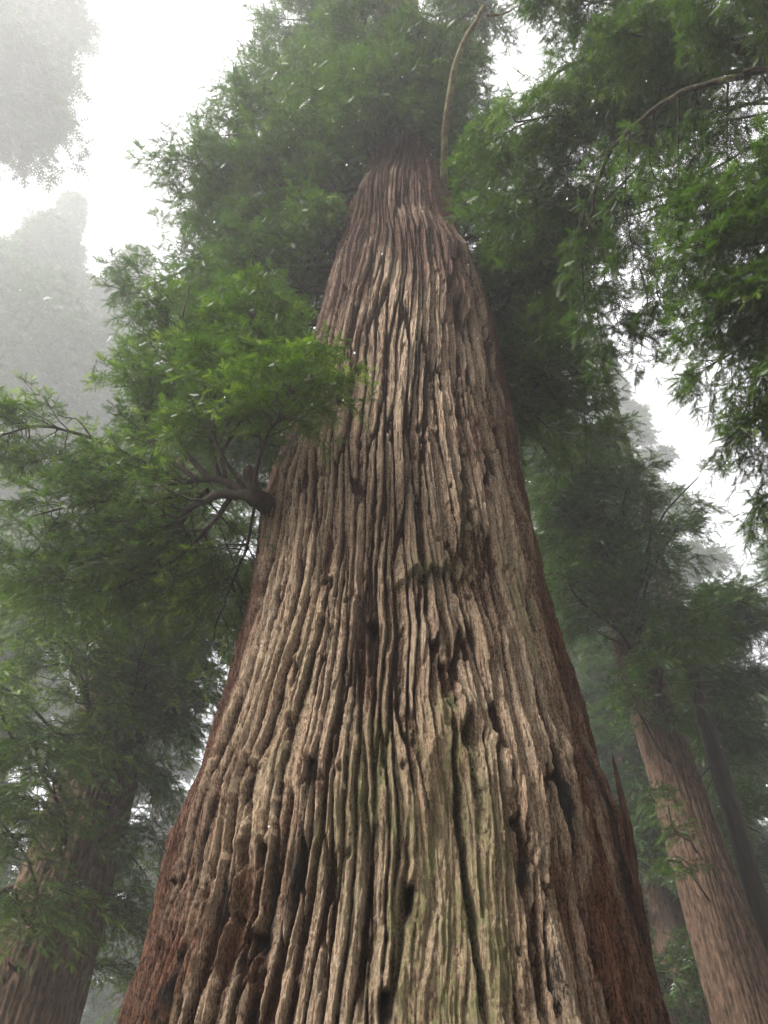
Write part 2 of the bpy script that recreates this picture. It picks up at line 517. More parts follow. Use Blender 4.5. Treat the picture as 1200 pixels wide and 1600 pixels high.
    # ledge where a band of ridges breaks off (moss on the lip, pinkish wood below)
    t0, zl0 = uv(690, 905)
    lip_z = zl0 - 0.15 + 0.16 * noise2(TH * 13, TH * 0 + 2, 50) + 0.45 * ra * (e > .05) + .04 * noise2(q * 90, Z * 3, 51)
    win = np.exp(-((TH - t0 + .02) / 0.24) ** 4)
    below = sstep(0, .045, lip_z - Z) * np.exp(-np.clip(lip_z - Z, 0, 9) / 0.55) * win
    above = np.exp(-np.clip(Z - lip_z, 0, 9) / 0.5) * (Z > lip_z) * win
    disp += 0.055 * above * np.clip(plate, 0, 1) - 0.12 * below * (0.35 + .65 * np.clip(1.3 - plate, 0, 1))
    moss += 1.0 * np.exp(-((Z - lip_z - .05) / .13) ** 2) * win * (ra > .25)
    rust += 0.25 * below

    # knot: a hooked burl with a cavity
    g = G(728, 1108, 0.036, 0.13); disp += 0.09 * g
    g = G(712, 1095, 0.055, 0.20); disp += 0.07 * g
    g = G(727, 1150, 0.014, 0.085); disp -= 0.16 * g; char += .7 * g
    g = G(745, 1160, 0.022, 0.20); disp -= 0.10 * g
    rust += 0.9 * blob(722, 1185, 0.035, 0.12, 0, .4, 5) + .35 * blob(690, 1010, .06, .5, 0, .3, 6)
    rust += .45 * blob(670, 1215, .06, .4, 0, .4, 8)
    moss += 0.75 * blob(700, 1120, .05, .25, 0, .4, 7)

    # broken plate ends: hooded holes
    for px, py, wx, wz, dp, ch in [(580, 975, .022, .085, .19, .9), (466, 1050, .018, .10, .15, .9), (415, 1332, .013, .075, .17, 1), (487, 1205, .014, .16, .13, 1),
                                   (640, 1395, .013, .12, .16, .7), (600, 1562, .013, .10, .15, .6), (516, 905, .014, .05, .12, .5), (455, 775, .014, .06, .12, .6),
                                   (500, 735, .014, .06, .12, .4), (562, 575, .022, .08, .14, .9), (690, 600, .015, .07, .10, .4), (655, 665, .018, .08, .12, .5),
                                   (758, 775, .016, .07, .12, .8), (560, 690, .015, .06, .10, .4), (735, 800, .014, .05, .09, .4), (270, 1385, .026, .09, .12, 1), (400, 1465, .024, .07, .16, 1),
                                   (800, 1285, .014, .06, .08, 1), (990, 1395, .03, .12, .08, 1), (715, 480, .05, .45, .16, .2), (735, 505, .045, .5, .12, .1),
                                   (765, 545, .06, .5, .10, .0), (280, 1500, .02, .08, .12, 1), (545, 340, .10, .4, .16, .3)]:
        t0, zk = uv(px, py)
        dzz = (Z - zk) / wz
        # sharp roof above, fading downwards
        prof = np.where(dzz > 0, np.exp(-(dzz * 2.4) ** 4), np.exp(-(dzz * .75) ** 2))
        g = np.exp(-((TH - t0) / wx) ** 4) * prof
        disp -= dp * g; char += ch * g * 1.1
        gl = np.exp(-((TH - t0) / (wx * 1.5)) ** 2) * np.exp(-((Z - zk - wz * 1.0) / (wz * .7)) ** 2)
        disp += dp * .30 * gl

    # small worm-like knot holes along the ridges
    hx = q * NQ * 1.0; hz = Z * 3.2
    ix = np.floor(hx); iz = np.floor(hz)
    on = hash2(ix.astype(np.int32), iz.astype(np.int32), 61)
    ox = .3 + .4 * hash2(ix.astype(np.int32), iz.astype(np.int32), 62); oz = .3 + .4 * hash2(ix.astype(np.int32), iz.astype(np.int32), 63)
    dd = ((hx - ix - ox) / .16) ** 2 + ((hz - iz - oz) / .12) ** 2
    pit = np.exp(-dd ** 1.5) * (on > .86) * (1 - side) * (1 - .8 * slab)
    disp -= .06 * pit; char += .45 * pit

    # charring (old fire scars), following the grain
    for px, py, wx, wz, k, v in [(470, 1350, .026, .30, 0, 1.0), (425, 1410, .016, .26, -.03, 1.0), (312, 1325, .015, .18, 0, .9), (345, 1450, .018, .30, -.02, .9),
                                 (490, 1205, .010, .15, 0, .9), (285, 1510, .02, .15, 0, 1), (320, 1560, .02, .18, 0, .8), (395, 1220, .010, .15, 0, .8),
                                 (875, 1210, .020, .50, .0, .9), (885, 1270, .02, .3, 0, .8), (930, 1160, .03, .45, .0, .9), (952, 1250, .03, .5, 0, .9),
                                 (910, 1100, .03, .3, 0, .8), (985, 1400, .05, .3, 0, 1.0), (1015, 1490, .05, .3, 0, 1.0),
                                 (815, 1365, .03, .14, 0, .8), (600, 1580, .03, .12, 0, .8), (250, 1580, .04, .2, 0, .9), (385, 1590, .02, .1, 0, .8), (440, 1170, .008, .1, 0, .5),
                                 (640, 1400, .02, .12, 0, .9), (860, 1520, .02, .2, 0, .7)]:
        char += .85 * v * blob(px, py, wx, wz, k, .5, int(px) % 13, 1.25)
    # rust-red exposed wood
    for px, py, wx, wz, k, v in [(375, 1400, .035, .45, -.02, .9), (405, 1360, .02, .4, -.02, .8), (300, 1500, .06, .5, 0, .75), (240, 1560, .06, .35, 0, .7), (395, 1190, .012, .12, 0, .8),
                                 (945, 1420, .06, .75, 0, .85), (960, 1560, .07, .5, 0, .7), (920, 1240, .035, .45, 0, .8), (870, 1400, .03, .6, 0, .6),
                                 (800, 1300, .02, .3, 0, .5), (650, 1440, .03, .15, 0, .7), (660, 1070, .04, .3, 0, .35), (500, 1225, .012, .12, 0, .6)]:
        rust += v * blob(px, py, wx, wz, k, .45, int(px) % 11 + 2)
    # moss and lichen
    mn = sstep(-.25, .5, fbm(TH * 5, Z * .9, 77, 4))
    moss += slab * (.6 + .6 * mn)
    moss += 0.75 * mn * blob(800, 940, .20, 1.0, 0, .5, 9) + .55 * mn * blob(720, 830, .22, .9, 0, .6, 10)
    moss += 0.55 * mn * blob(450, 1080, .30, 1.0, 0, .7, 12) + .45 * mn * blob(560, 1350, .35, 1.2, 0, .6, 1)
    moss += .35 * sstep(.2, .7, fbm(TH * 9, Z * 1.4, 78, 4)) * (1 - side)
    moss += .5 * mn * blob(640, 1450, .30, 1.3, 0, .6, 5) + .45 * mn * blob(590, 1150, .22, 1.2, 0, .6, 6)
    moss *= np.clip(1.3 - side, 0, 1)
    moss *= 1 - .8 * sstep(9, 15, Z)

    # ragged silhouette on the lower right: standing splinters and burnt shelves
    rg = side_r * low
    disp += rg * (.03 * np.abs(noise2(TH * 11, Z * .6, 81)) + .02 * sstep(.0, .4, noise2(TH * 9, Z * .9, 82)))

    wea_shade = np.clip(1.0 - side_r * .80 - side_l * .85, 0, 1) * (0.62 + .38 * noise2(TH * 3, Z * .5, 83)) + .10  # flanks: less weathered red bark, with their shade also put into the colour
    wea_shade = wea_shade - .50 * sstep(8.5, 15, Z) * (1 - side * .3) - .30 * rust.clip(0, 1) * (1 - slab)
    tone = 0.25 * ra + .25 * rb + .5 * (.5 + .5 * noise2(TH * 4, Z * 1.1, 84))

    off = disp + 0.05 * noise2(TH * 2.0, Z * .35, 85) + .03 * noise2(TH * 5, Z * .9, 86)
    # keep the two flanks on the measured taper
    for c0, c1, sg in ((-1.75, -1.05, -1), (1.05, 1.75, 1)):
        mth = (th > c0) & (th < c1)
        ed = np.percentile(off[:, mth], 85, axis=1)
        kk = np.ones(61) / 61
        ed = np.convolve(np.pad(ed, 30, mode='edge'), kk, mode='valid')
        off = off - (ed[:, None] * sstep(.55, 1.05, sg * TH)).astype(np.float32) * (TH < 3.0)
    rad = trunk_R(Z) + off
    # buttress flutes near the ground
    rad += (.16 * noise2(TH * 2.6, Z * 0 + 4, 87)) * (1 - sstep(0.2, 3.2, Z))
    X = trunk_C(Z) + rad * np.sin(TH); Y = DM - rad * np.cos(TH)
    V = np.stack([X, Y, Z], -1).reshape(-1, 3)
    idx = np.arange(nr * nc, dtype=np.int32).reshape(nr, nc)
    a = idx[:-1, :]; b = np.roll(idx, -1, axis=1)[:-1, :]; c = np.roll(idx, -1, axis=1)[1:, :]; d = idx[1:, :]
    F = np.stack([a, b, c, d], -1).reshape(-1, 4)
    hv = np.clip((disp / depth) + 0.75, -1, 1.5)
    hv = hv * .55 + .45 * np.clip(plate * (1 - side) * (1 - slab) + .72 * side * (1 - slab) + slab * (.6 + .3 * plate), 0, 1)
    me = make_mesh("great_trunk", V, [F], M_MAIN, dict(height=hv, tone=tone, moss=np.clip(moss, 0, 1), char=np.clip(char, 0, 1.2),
                                                     rust=np.clip(rust, 0, 1), weather_shade=wea_shade))
    return me

base = (float(trunk_C(0)), DM, 0.0)
main_tree = thing("redwood_tree", "giant old redwood with deeply ridged bark filling the middle of the picture", "tree", base)
link("trunk", build_trunk(), main_tree)

# ------------------------------------------------------------------ foliage and limbs
def sprig_template(pairs, nl, nw, bend=0.12):
    """needles as slim triangles either side of a twig of length 1 along x, flat in xy"""
    V = []; F = []
    for i in range(pairs):
        x = 0.08 + 0.86 * i / (pairs - 1 if pairs > 1 else 1)
        L = nl * (0.65 + 0.6 * math.sin(math.pi * (0.12 + 0.76 * x)))
        for s in (-1, 1):
            a = math.radians(58 - 22 * x)
            zc = -bend * x * x
            k = len(V)
            V += [(x - nw * .5, 0, zc), (x + nw * .5, 0, zc), (x + L * math.cos(a), s * L * math.sin(a), zc - .10 * L)]
            F.append((k, k + 1, k + 2) if s > 0 else (k + 1, k, k + 2))
    k = len(V)
    V += [(0, -nw * .22, 0), (0, nw * .22, 0), (1.0 + nl * .5, 0, -bend)]
    F.append((k, k + 1, k + 2))
    return np.array(V, np.float32), np.array(F, np.int32)

T_FINE = sprig_template(6, 0.28, 0.11)
T_MID = sprig_template(5, 0.32, 0.15)
T_FAR = sprig_template(4, 0.40, 0.20)

class Leaves:
    def __init__(self, tmpl): self.t = tmpl; self.P = []; self.D = []; self.Nn = []; self.L = []; self.T = []
    def add(self, P, D, Nn, L, T):
        self.P.append(P); self.D.append(D); self.Nn.append(Nn); self.L.append(L); self.T.append(T)
    def mesh(self):
        P = np.concatenate(self.P); D = nrm(np.concatenate(self.D)); Nn = np.concatenate(self.Nn)
        L = np.concatenate(self.L); T = np.concatenate(self.T)
        Sd = nrm(np.cross(Nn, D)); Up = np.cross(D, Sd)
        V0, F0 = self.t
        V = P[:, None, :] + L[:, None, None] * (V0[None, :, 0:1] * D[:, None] + V0[None, :, 1:2] * Sd[:, None] + V0[None, :, 2:3] * Up[:, None])
        n = len(P); k = len(V0)
        F = F0[None] + (np.arange(n, dtype=np.int32) * k)[:, None, None]
        return V.reshape(-1, 3), F.reshape(-1, 3), np.repeat(T, k)

class Wood:
    def __init__(self): self.V = []; self.Q = []; self.n = 0
    def tube(self, P, R, sides=8):
        P = np.asarray(P, float); R = np.asarray(R, float)
        T = nrm(np.gradient(P, axis=0))
        ref = np.array([0, 0, 1.0]) if abs(T[0][2]) < .8 else np.array([1.0, 0, 0])
        A = nrm(np.cross(T, ref)); B = np.cross(T, A)
        a = np.linspace(0, 2 * math.pi, sides, endpoint=False)
        V = P[:, None] + R[:, None, None] * (np.cos(a)[None, :, None] * A[:, None] + np.sin(a)[None, :, None] * B[:, None])
        idx = self.n + np.arange(len(P) * sides).reshape(len(P), sides)
        q = np.stack([idx[:-1], np.roll(idx, -1, 1)[:-1], np.roll(idx, -1, 1)[1:], idx[1:]], -1).reshape(-1, 4)
        self.V.append(V.reshape(-1, 3)); self.Q.append(q); self.n += len(P) * sides
    def sticks(self, P, R):
        """P (m,k,3) many poly-lines at once, R (m,k) -> three-sided tubes"""
        m, k, _ = P.shape
        T = nrm(np.gradient(P, axis=1))
        ref = np.array([0.13, 0.21, 0.97])
        A = nrm(np.cross(T, ref)); B = np.cross(T, A)
        a = np.arange(3) * 2 * math.pi / 3
        V = P[:, :, None] + R[:, :, None, None] * (np.cos(a)[None, None, :, None] * A[:, :, None] + np.sin(a)[None, None, :, None] * B[:, :, None])
        idx = self.n + np.arange(m * k * 3).reshape(m, k, 3)
        r = np.roll(idx, -1, 2)
        q = np.stack([idx[:, :-1], r[:, :-1], r[:, 1:], idx[:, 1:]], -1).reshape(-1, 4)
        self.V.append(V.reshape(-1, 3)); self.Q.append(q); self.n += m * k * 3
    def mesh(self, name, mat):
        return make_mesh(name, np.concatenate(self.V), [np.concatenate(self.Q)], mat)

def bez(P0, P1, P2, P3, n):
    t = np.linspace(0, 1, n)[:, None]
    return (1 - t) ** 3 * P0 + 3 * t * (1 - t) ** 2 * P1 + 3 * t * t * (1 - t) * P2 + t ** 3 * P3

def spline(pts, n):
    """Catmull-Rom through the points"""
    p = np.asarray(pts, float); p = np.vstack([2 * p[0] - p[1], p, 2 * p[-1] - p[-2]])
    out = []; m = len(p) - 3
    for s in np.linspace(0, m - 1e-6, n):
        i = int(s); t = s - i
        a, b, c, d = p[i:i + 4]
        out.append(.5 * (2 * b + (c - a) * t + (2 * a - 5 * b + 4 * c - d) * t * t + (3 * b - a - 3 * c + d) * t ** 3))
    return np.array(out)

def limb(rs, wood, leaves, P, r0, r1, subs=18, sub_len=1.5, twigs=9, twig_len=.5, sprigs=7, sprig=.20, start=.3, droop=.35,
         young=0.0, sides=7, sub_r=.25, wiggle=.04, flat=.55, fuzz=True):
    """a limb along P with side branches, twigs and needle sprays"""
    n = len(P)
    P = P + np.cumsum(rs.normal(0, wiggle, (n, 3)), 0) * np.linspace(0, 1, n)[:, None] ** .5
    t = np.linspace(0, 1, n)
    if wood is not None:
        wood.tube(P, r0 + (r1 - r0) * t ** .8, sides)
    if subs <= 0: return P
    T = nrm(np.gradient(P, axis=0))
    ts = np.sort(start + (1 - start) * rs.rand(subs) ** .85); ts[-1] = 1.0
    f = ts * (n - 1); i = np.minimum(f.astype(int), n - 2); fr = (f - i)[:, None]
    p0 = P[i] * (1 - fr) + P[i + 1] * fr; tg = nrm(T[i] * (1 - fr) + T[i + 1] * fr)
    lat = nrm(np.cross(tg, [0, 0, 1.0])) * np.where(np.arange(subs) % 2 == 0, 1, -1)[:, None]
    ang = np.radians(rs.uniform(30, 75, subs))[:, None] * np.where(ts > .97, .2, 1)[:, None]
    d = nrm(tg * np.cos(ang) + lat * np.sin(ang) + rs.normal(0, .22, (subs, 3)) + [0, 0, .10])
    L = sub_len * rs.uniform(.55, 1.15, subs) * (1.1 - .5 * ts)
    K = 6
    s = np.linspace(0, 1, K)[None, :, None]
    SB = p0[:, None] + d[:, None] * s * L[:, None, None] + np.array([0, 0, -1.0]) * droop * (s ** 2) * L[:, None, None]
    SB = SB + rs.normal(0, .035, SB.shape) * L[:, None, None] * (s > 0)
    if wood is not None:
        rr_ = (r1 + (r0 - r1) * (1 - ts)) * sub_r + .004
        wood.sticks(SB, rr_[:, None] * (1 - .75 * s[:, :, 0]))
    # twigs
    u = .12 + .88 * (np.arange(twigs)[None, :] + rs.rand(subs, twigs)) / twigs
    f = u * (K - 1); i = np.minimum(f.astype(int), K - 2); fr = (f - i)[..., None]
    a = np.arange(subs)[:, None]
    q0 = SB[a, i] * (1 - fr) + SB[a, i + 1] * fr
    qd = nrm(SB[a, i + 1] - SB[a, i])
    lat = nrm(np.cross(qd, [0, 0, 1.0])) * np.where(np.arange(twigs) % 2 == 0, 1, -1)[None, :, None]
    ang = rs.uniform(.4, 1.15, (subs, twigs))[..., None]
    td = nrm(qd * np.cos(ang) + lat * np.sin(ang) + rs.normal(0, .30, (subs, twigs, 3)))
    tl = twig_len * rs.uniform(.5, 1.2, (subs, twigs)) * (1.15 - .55 * u)
    q0 = q0.reshape(-1, 3); td = td.reshape(-1, 3); tl = tl.reshape(-1)
    q1 = q0 + td * tl[:, None] * .5 + np.array([0, 0, .02]) * tl[:, None]
    q2 = q0 + td * tl[:, None] + np.array([0, 0, -.22]) * tl[:, None]
    if wood is not None and fuzz:
        W = np.stack([q0, q1, q2], 1)
        wood.sticks(W, np.repeat(np.array([[.006, .0045, .002]]), len(q0), 0) * (sprig / .2))
    # sprigs
    m = len(q0)
    v = ((np.arange(sprigs)[None, :] + rs.rand(m, sprigs)) / sprigs) ** .75; v[:, -1] = 1
    w1 = v[..., None]
    sp = q0[:, None] * (1 - w1) ** 2 + 2 * q1[:, None] * w1 * (1 - w1) + q2[:, None] * w1 ** 2
    sd_ = np.where(np.arange(sprigs) % 2 == 0, 1, -1)[None, :, None]
    lat = nrm(np.cross(td, [0, 0, 1.0]))[:, None] * sd_
    ang = rs.uniform(.3, 1.1, (m, sprigs))[..., None] * (v < .99)[..., None]
    sdv = nrm(td[:, None] * np.cos(ang) + lat * np.sin(ang) + rs.normal(0, .25, (m, sprigs, 3)) + [0, 0, -.10])
    Nn = rs.normal(0, flat, (m, sprigs, 3)) + [0, 0, 1.0]
    SL = sprig * rs.uniform(.6, 1.25, (m, sprigs))
    tw = rs.rand(m)[:, None] * .18 + np.repeat(rs.rand(subs) * .34, twigs)[:, None]; lb = rs.rand() * .20 - .06
    tint = np.clip(lb + tw + .18 * rs.rand(m, sprigs) + young * (v > .6) * (.25 + .35 * np.repeat(u.reshape(-1)[:, None], sprigs, 1)) , 0, 1)
    leaves.add(sp.reshape(-1, 3), sdv.reshape(-1, 3), Nn.reshape(-1, 3), SL.reshape(-1), tint.reshape(-1))
    return P

TRIS = [0]
def crown_obj(leaves, parent, mat, name="crown", wood=None):
    V, F, T = leaves.mesh()
    TRIS[0] += len(F)
    if wood is None or not wood.n:
        return link(name, make_mesh(name, V, [F], mat, dict(tint=T), smooth=False), parent)
    WV = np.concatenate(wood.V); WQ = np.concatenate(wood.Q) + len(V)
    fm = np.concatenate([np.zeros(len(F)), np.ones(len(WQ))])
    return link(name, make_mesh(name, np.vstack([V, WV]), [F, WQ], None, dict(tint=np.concatenate([T, np.zeros(len(WV))])), smooth=False,
                                mats=[mat, M_LIMB], fmat=fm), parent)

def ridged_trunk(name, axis, radii, mat, nth=160, seed=0, depth=.06, nridge=7.0, dz=.03, zmax=None):
    """a trunk following axis (k,3) with bark ridges in the mesh"""
    axis = np.asarray(axis, float)
    z = np.arange(axis[0, 2], zmax or axis[-1, 2], dz)
    th = np.linspace(0, 2 * math.pi, nth, endpoint=False)
    TH, Z = np.meshgrid(th, z)
    ax = np.interp(z, axis[:, 2], axis[:, 0])[:, None]; ay = np.interp(z, axis[:, 2], axis[:, 1])[:, None]
    R = np.interp(z, axis[:, 2], radii)[:, None]
    cs, sn = np.cos(TH) * nridge / 2, np.sin(TH) * nridge / 2
    q = TH + .05 * noise2(np.cos(TH) * 2 + 5, Z * .4, seed)
    e, ra, dy = voro(q * nridge, Z / 2.2 + .2 * noise2(TH * 3, Z, seed + 4), seed + 1)
    h = sstep(0, .3, e) * (.6 + .4 * ra) + .35 * np.clip(np.abs(noise2(q * nridge * 2, Z * .7, seed + 2)) * 3, 0, 1)
    r = R * (1 + .05 * noise2(np.cos(TH) * 1.5 + 9, Z * .3, seed + 3)) + depth * (h - .8)
    V = np.stack([ax + r * np.cos(TH), ay + r * np.sin(TH), Z], -1).reshape(-1, 3)
    nr_, nc = TH.shape
    idx = np.arange(nr_ * nc).reshape(nr_, nc)
    F = np.stack([idx[:-1], np.roll(idx, -1, 1)[:-1], np.roll(idx, -1, 1)[1:], idx[1:]], -1).reshape(-1, 4)
    return make_mesh(name, V, [F], mat)

def axis_from(pix, hd, zbot=-.5, ztop=40):
    """trunk axis through two picture points at one horizontal distance, carried on to ground and top"""
    a = ground_dist(*pix[0], hd); b = ground_dist(*pix[1], hd)
    d = (b - a) / (b[2] - a[2])
    return a + d * (zbot - a[2]), a + d * (ztop - a[2])

# ---- limbs of the great tree
Lm = Leaves(T_FINE)
def trunk_pt(z, az, f=.7):
    R = trunk_R(z) * f
    return np.array([trunk_C(z) + R * math.sin(az), DM - R * math.cos(az), z])

def reach(rs, A, target, jitter, rise=.15, n=12):
    """limb line from A to near a target"""
    E = np.asarray(target) + rs.normal(0, jitter, 3)
    d = E - A; L = np.linalg.norm(d)
    return bez(A, A + d * .3 + [0, 0, rise * L], A + d * .7 + [0, 0, rise * L * .9] + rs.normal(0, .05 * L, 3), E, n)

def masses(rs, tree, leaves, lst, trunk_at, mat=M_LIMB, r=.07, **kw):
    """lst of (px, py, distance, spread, limbs); trunk_at(z, target) gives the rooting point"""
    for px, py, dist, spr, nl in lst:
        tg = at(px, py, dist)
        for _ in range(nl):
            A = trunk_at(tg[2] + rs.uniform(-1.4, .8), tg)
            E = tg + rs.normal(0, spr, 3)
            Ld = np.linalg.norm(E - A)
            P = reach(rs, A, E, 0, rise=rs.uniform(.05, .22))
            P = P + (np.sin(np.linspace(0, math.pi * rs.uniform(1.5, 3), len(P)))[:, None] * rs.normal(0, .035 * Ld, 3)) * np.linspace(0, 1, len(P))[:, None]
            k = dict(kw); sl = k.pop('sub_len', 1.3)
            st = max(.15, 1 - (k.pop('tight', 2.4) * sl) / max(Ld, .1))
            wd = Wood()
            limb(rs, wd, leaves, P, r * (.6 + Ld / 9), .014, sub_len=sl, start=k.pop('start', st), **k)
            link("limb", wd.mesh("limb", mat), tree)

rs = np.random.RandomState(11)
def main_at(z, tg):
    az = math.atan2(tg[0] - trunk_C(z), -(tg[1] - DM))
    return trunk_pt(z, az, .8)

# upper crown, left of and over the trunk top
UP = [(330, 230, 20, .7, 2), (400, 160, 23, .8, 2), (285, 320, 19.5, .6, 2), (440, 215, 21, .7, 2), (470, 300, 19.5, .5, 2), (370, 330, 19, .6, 2),
      (390, 430, 17.5, .6, 2), (290, 440, 17.5, .6, 2), (450, 400, 17, .5, 2), (330, 520, 16.5, .5, 2), (245, 400, 18.5, .4, 1),
      (500, 80, 27, 1, 2), (590, 60, 28, 1, 1), (560, 165, 25, .8, 1), (690, 120, 25, .9, 1), (630, 200, 22, .6, 3), (440, 60, 28, .9, 2),
      (780, 70, 26, .9, 2), (720, 220, 21.5, .7, 2), (560, 250, 21, .4, 2), (690, 260, 20.5, .4, 2), (500, 150, 25, .8, 2), (640, 20, 31, 1, 2), (420, -20, 30, 1, 1), (530, -30, 32, 1, 2),
      (740, -20, 30, 1, 2), (780, 330, 20, .7, 2), (790, 440, 18.5, .6, 2), (830, 520, 18, .7, 2), (760, 380, 18.5, .5, 1), (800, 600, 17, .6, 2), (850, 430, 20, .8, 1), (835, 630, 14, .35, 2), (860, 540, 15, .35, 2), (815, 480, 15, .35, 2), (845, 400, 15.5, .35, 2), (890, 470, 15.5, .35, 1), (810, 570, 14.5, .3, 1),
      (600, 210, 18.0, .35, 2), (570, 120, 19.5, .5, 1), (650, 150, 19.5, .5, 2), (610, 50, 22, .7, 1), (680, 40, 23, .7, 1), (540, 20, 24, .8, 1), (600, 165, 18.8, .4, 2), (545, 205, 19, .35, 1),
      (360, 620, 15.5, .5, 3), (300, 690, 15, .5, 2), (380, 700, 14.5, .35, 2), (420, 560, 15, .4, 2), (260, 600, 16, .5, 2)]
masses(rs, main_tree, Lm, UP, main_at, r=.075, subs=21, sub_len=1.8, twigs=10, twig_len=.55, sprigs=9, sprig=.17, droop=.30, young=.1)

# the low limb on the left, forking from a dark stub
zst = uv(412, 790)[1]
A0 = trunk_pt(zst, -1.25, .93)
wd = Wood()
# dark root collar with a broken upright stub
wd.tube(spline([A0, at(403, 778, 9.25), at(394, 755, 9.3), at(389, 738, 9.3), at(386, 727, 9.3)], 12), np.array([.15, .13, .115, .10, .095, .09, .085, .08, .075, .07, .05, .02]), 9)
MAINL = spline([A0 + [0, 0, -.05], at(398, 780, 9.2), at(380, 768, 9.3), at(345, 766, 9.5), at(312, 772, 9.8), at(285, 800, 10.1), at(230, 830, 10.5), at(150, 860, 10.9)], 30)
KL = dict(sub_len=1.1, twigs=9, twig_len=.36, sprigs=11, sprig=.095, droop=.28, young=.5, wiggle=.02)
limb(rs, wd, Lm, MAINL, .085, .02, subs=26, start=.45, **KL)
F1 = spline([MAINL[8], at(345, 750, 9.6), at(310, 748, 9.9), at(270, 755, 10.2), at(190, 735, 10.8), at(80, 715, 11.3)], 20)
limb(rs, wd, Lm, F1, .06, .014, subs=32, start=.3, **KL)
for pts, r0 in [([F1[6], at(290, 700, 10.4), at(270, 630, 10.9), at(285, 540, 11.3), at(300, 470, 11.8)], .04),
                ([F1[4], at(330, 680, 10.2), at(350, 600, 10.6), at(380, 520, 10.9), at(400, 460, 11.2)], .04),
                ([F1[3], at(350, 700, 9.8), at(400, 620, 10.0), at(425, 550, 10.3), at(435, 490, 10.8)], .035),
                ([F1[8], at(240, 700, 10.6), at(215, 650, 11.0), at(215, 600, 11.6)], .035),
                ([F1[10], at(150, 690, 11.0), at(60, 670, 11.4), at(0, 690, 11.6)], .035),
                ([MAINL[15], at(240, 780, 10.2), at(140, 780, 10.4), at(40, 800, 10.8)], .04),
                ([MAINL[5], at(400, 710, 9.1), at(425, 650, 8.9), at(450, 610, 8.9), at(470, 580, 9.2)], .03),
                ([MAINL[10], at(330, 830, 9.6), at(250, 900, 10.2), at(130, 940, 10.8)], .035),
                ([MAINL[16], at(240, 870, 10.2), at(140, 900, 10.5), at(20, 900, 10.9)], .035),
                ([MAINL[4], at(385, 850, 9.5), at(350, 920, 9.8), at(320, 990, 10)], .022),
                ([MAINL[7], at(340, 700, 9.4), at(330, 650, 9.6), at(320, 610, 10)], .025)]:
    limb(rs, wd, Lm, spline(pts, 14), r0, .010, subs=28, start=.24, **KL)
link("limb", wd.mesh("low_forked_limb", M_LIMB), main_tree)

# the bare mossy limb high on the right
wd = Wood()
P = spline([trunk_pt(16.4, .75, .9), at(692, 290, 16.6), at(695, 210, 16.8), at(712, 120, 17.2), at(735, 72, 17.5), at(762, 25, 17.8)], 26)
limb(rs, wd, Lm, P, .085, .05, subs=0, wiggle=.015)
for pts in [[at(762, 25, 17.8), at(785, 20, 17.9), at(812, 8, 18)], [at(762, 25, 17.8), at(752, 5, 17.9), at(745, -10, 18)], [at(722, 100, 17.3), at(708, 92, 17.3), at(706, 82, 17.3)],
            [at(738, 68, 17.5), at(725, 50, 17.6), at(728, 36, 17.6)]]:
    limb(rs, wd, Lm, spline(pts, 8), .035, .012, subs=0, wiggle=.01)
link("limb", wd.mesh("bare_mossy_limb", M_OLDLIMB), main_tree)
# limb on the left at the shoulder
for pts in [[trunk_pt(uv(545, 345)[1], -1.3, .9), at(520, 340, 17), at(470, 342, 17.4), at(420, 352, 18), at(350, 350, 18.5)],
            [trunk_pt(uv(548, 330)[1], -1.3, .9), at(522, 300, 17.5), at(480, 275, 18.2), at(420, 285, 18.6), at(340, 300, 19)]]:
    wd = Wood()
    limb(rs, wd, Lm, spline(pts, 16), .15, .02, subs=20, sub_len=1.6, twigs=8, twig_len=.5, sprigs=6, sprig=.25, start=.3, droop=.3, wiggle=.03)
    link("limb", wd.mesh("limb", M_LIMB), main_tree)
crown_obj(Lm, main_tree, M_LEAF)

# standing splinter on the lower right edge
def splinter():
    a = at(996, 1440, 7.65); b = at(980, 1290, 7.85); c = at(957, 1178, 8.2)
    Ps = spline([a, (a + b) / 2, b, (b + c) / 2, c], 30)
    wds = Wood(); wds.tube(Ps, np.interp(np.linspace(0, 1, 30), [0, .3, .6, .9, 1], [.055, .050, .034, .018, .003]), 10)
    V = np.concatenate(wds.V).reshape(30, 10, 3)
    cen = V.mean(1, keepdims=True); V = cen + (V - cen) * np.array([1, .45, 1]) * (1 + .35 * noise2(np.arange(10)[None] * .9, np.arange(30)[:, None] * .35, 5))[..., None]
    me = make_mesh("splinter", V.reshape(-1, 3), wds.Q, M_SPLINT)
    link("bark_splinter", me, main_tree)
M_SPLINT = mat_bark("splinter_wood", (0.018, 0.009, 0.006), (0.085, 0.042, 0.027), 30)
splinter()

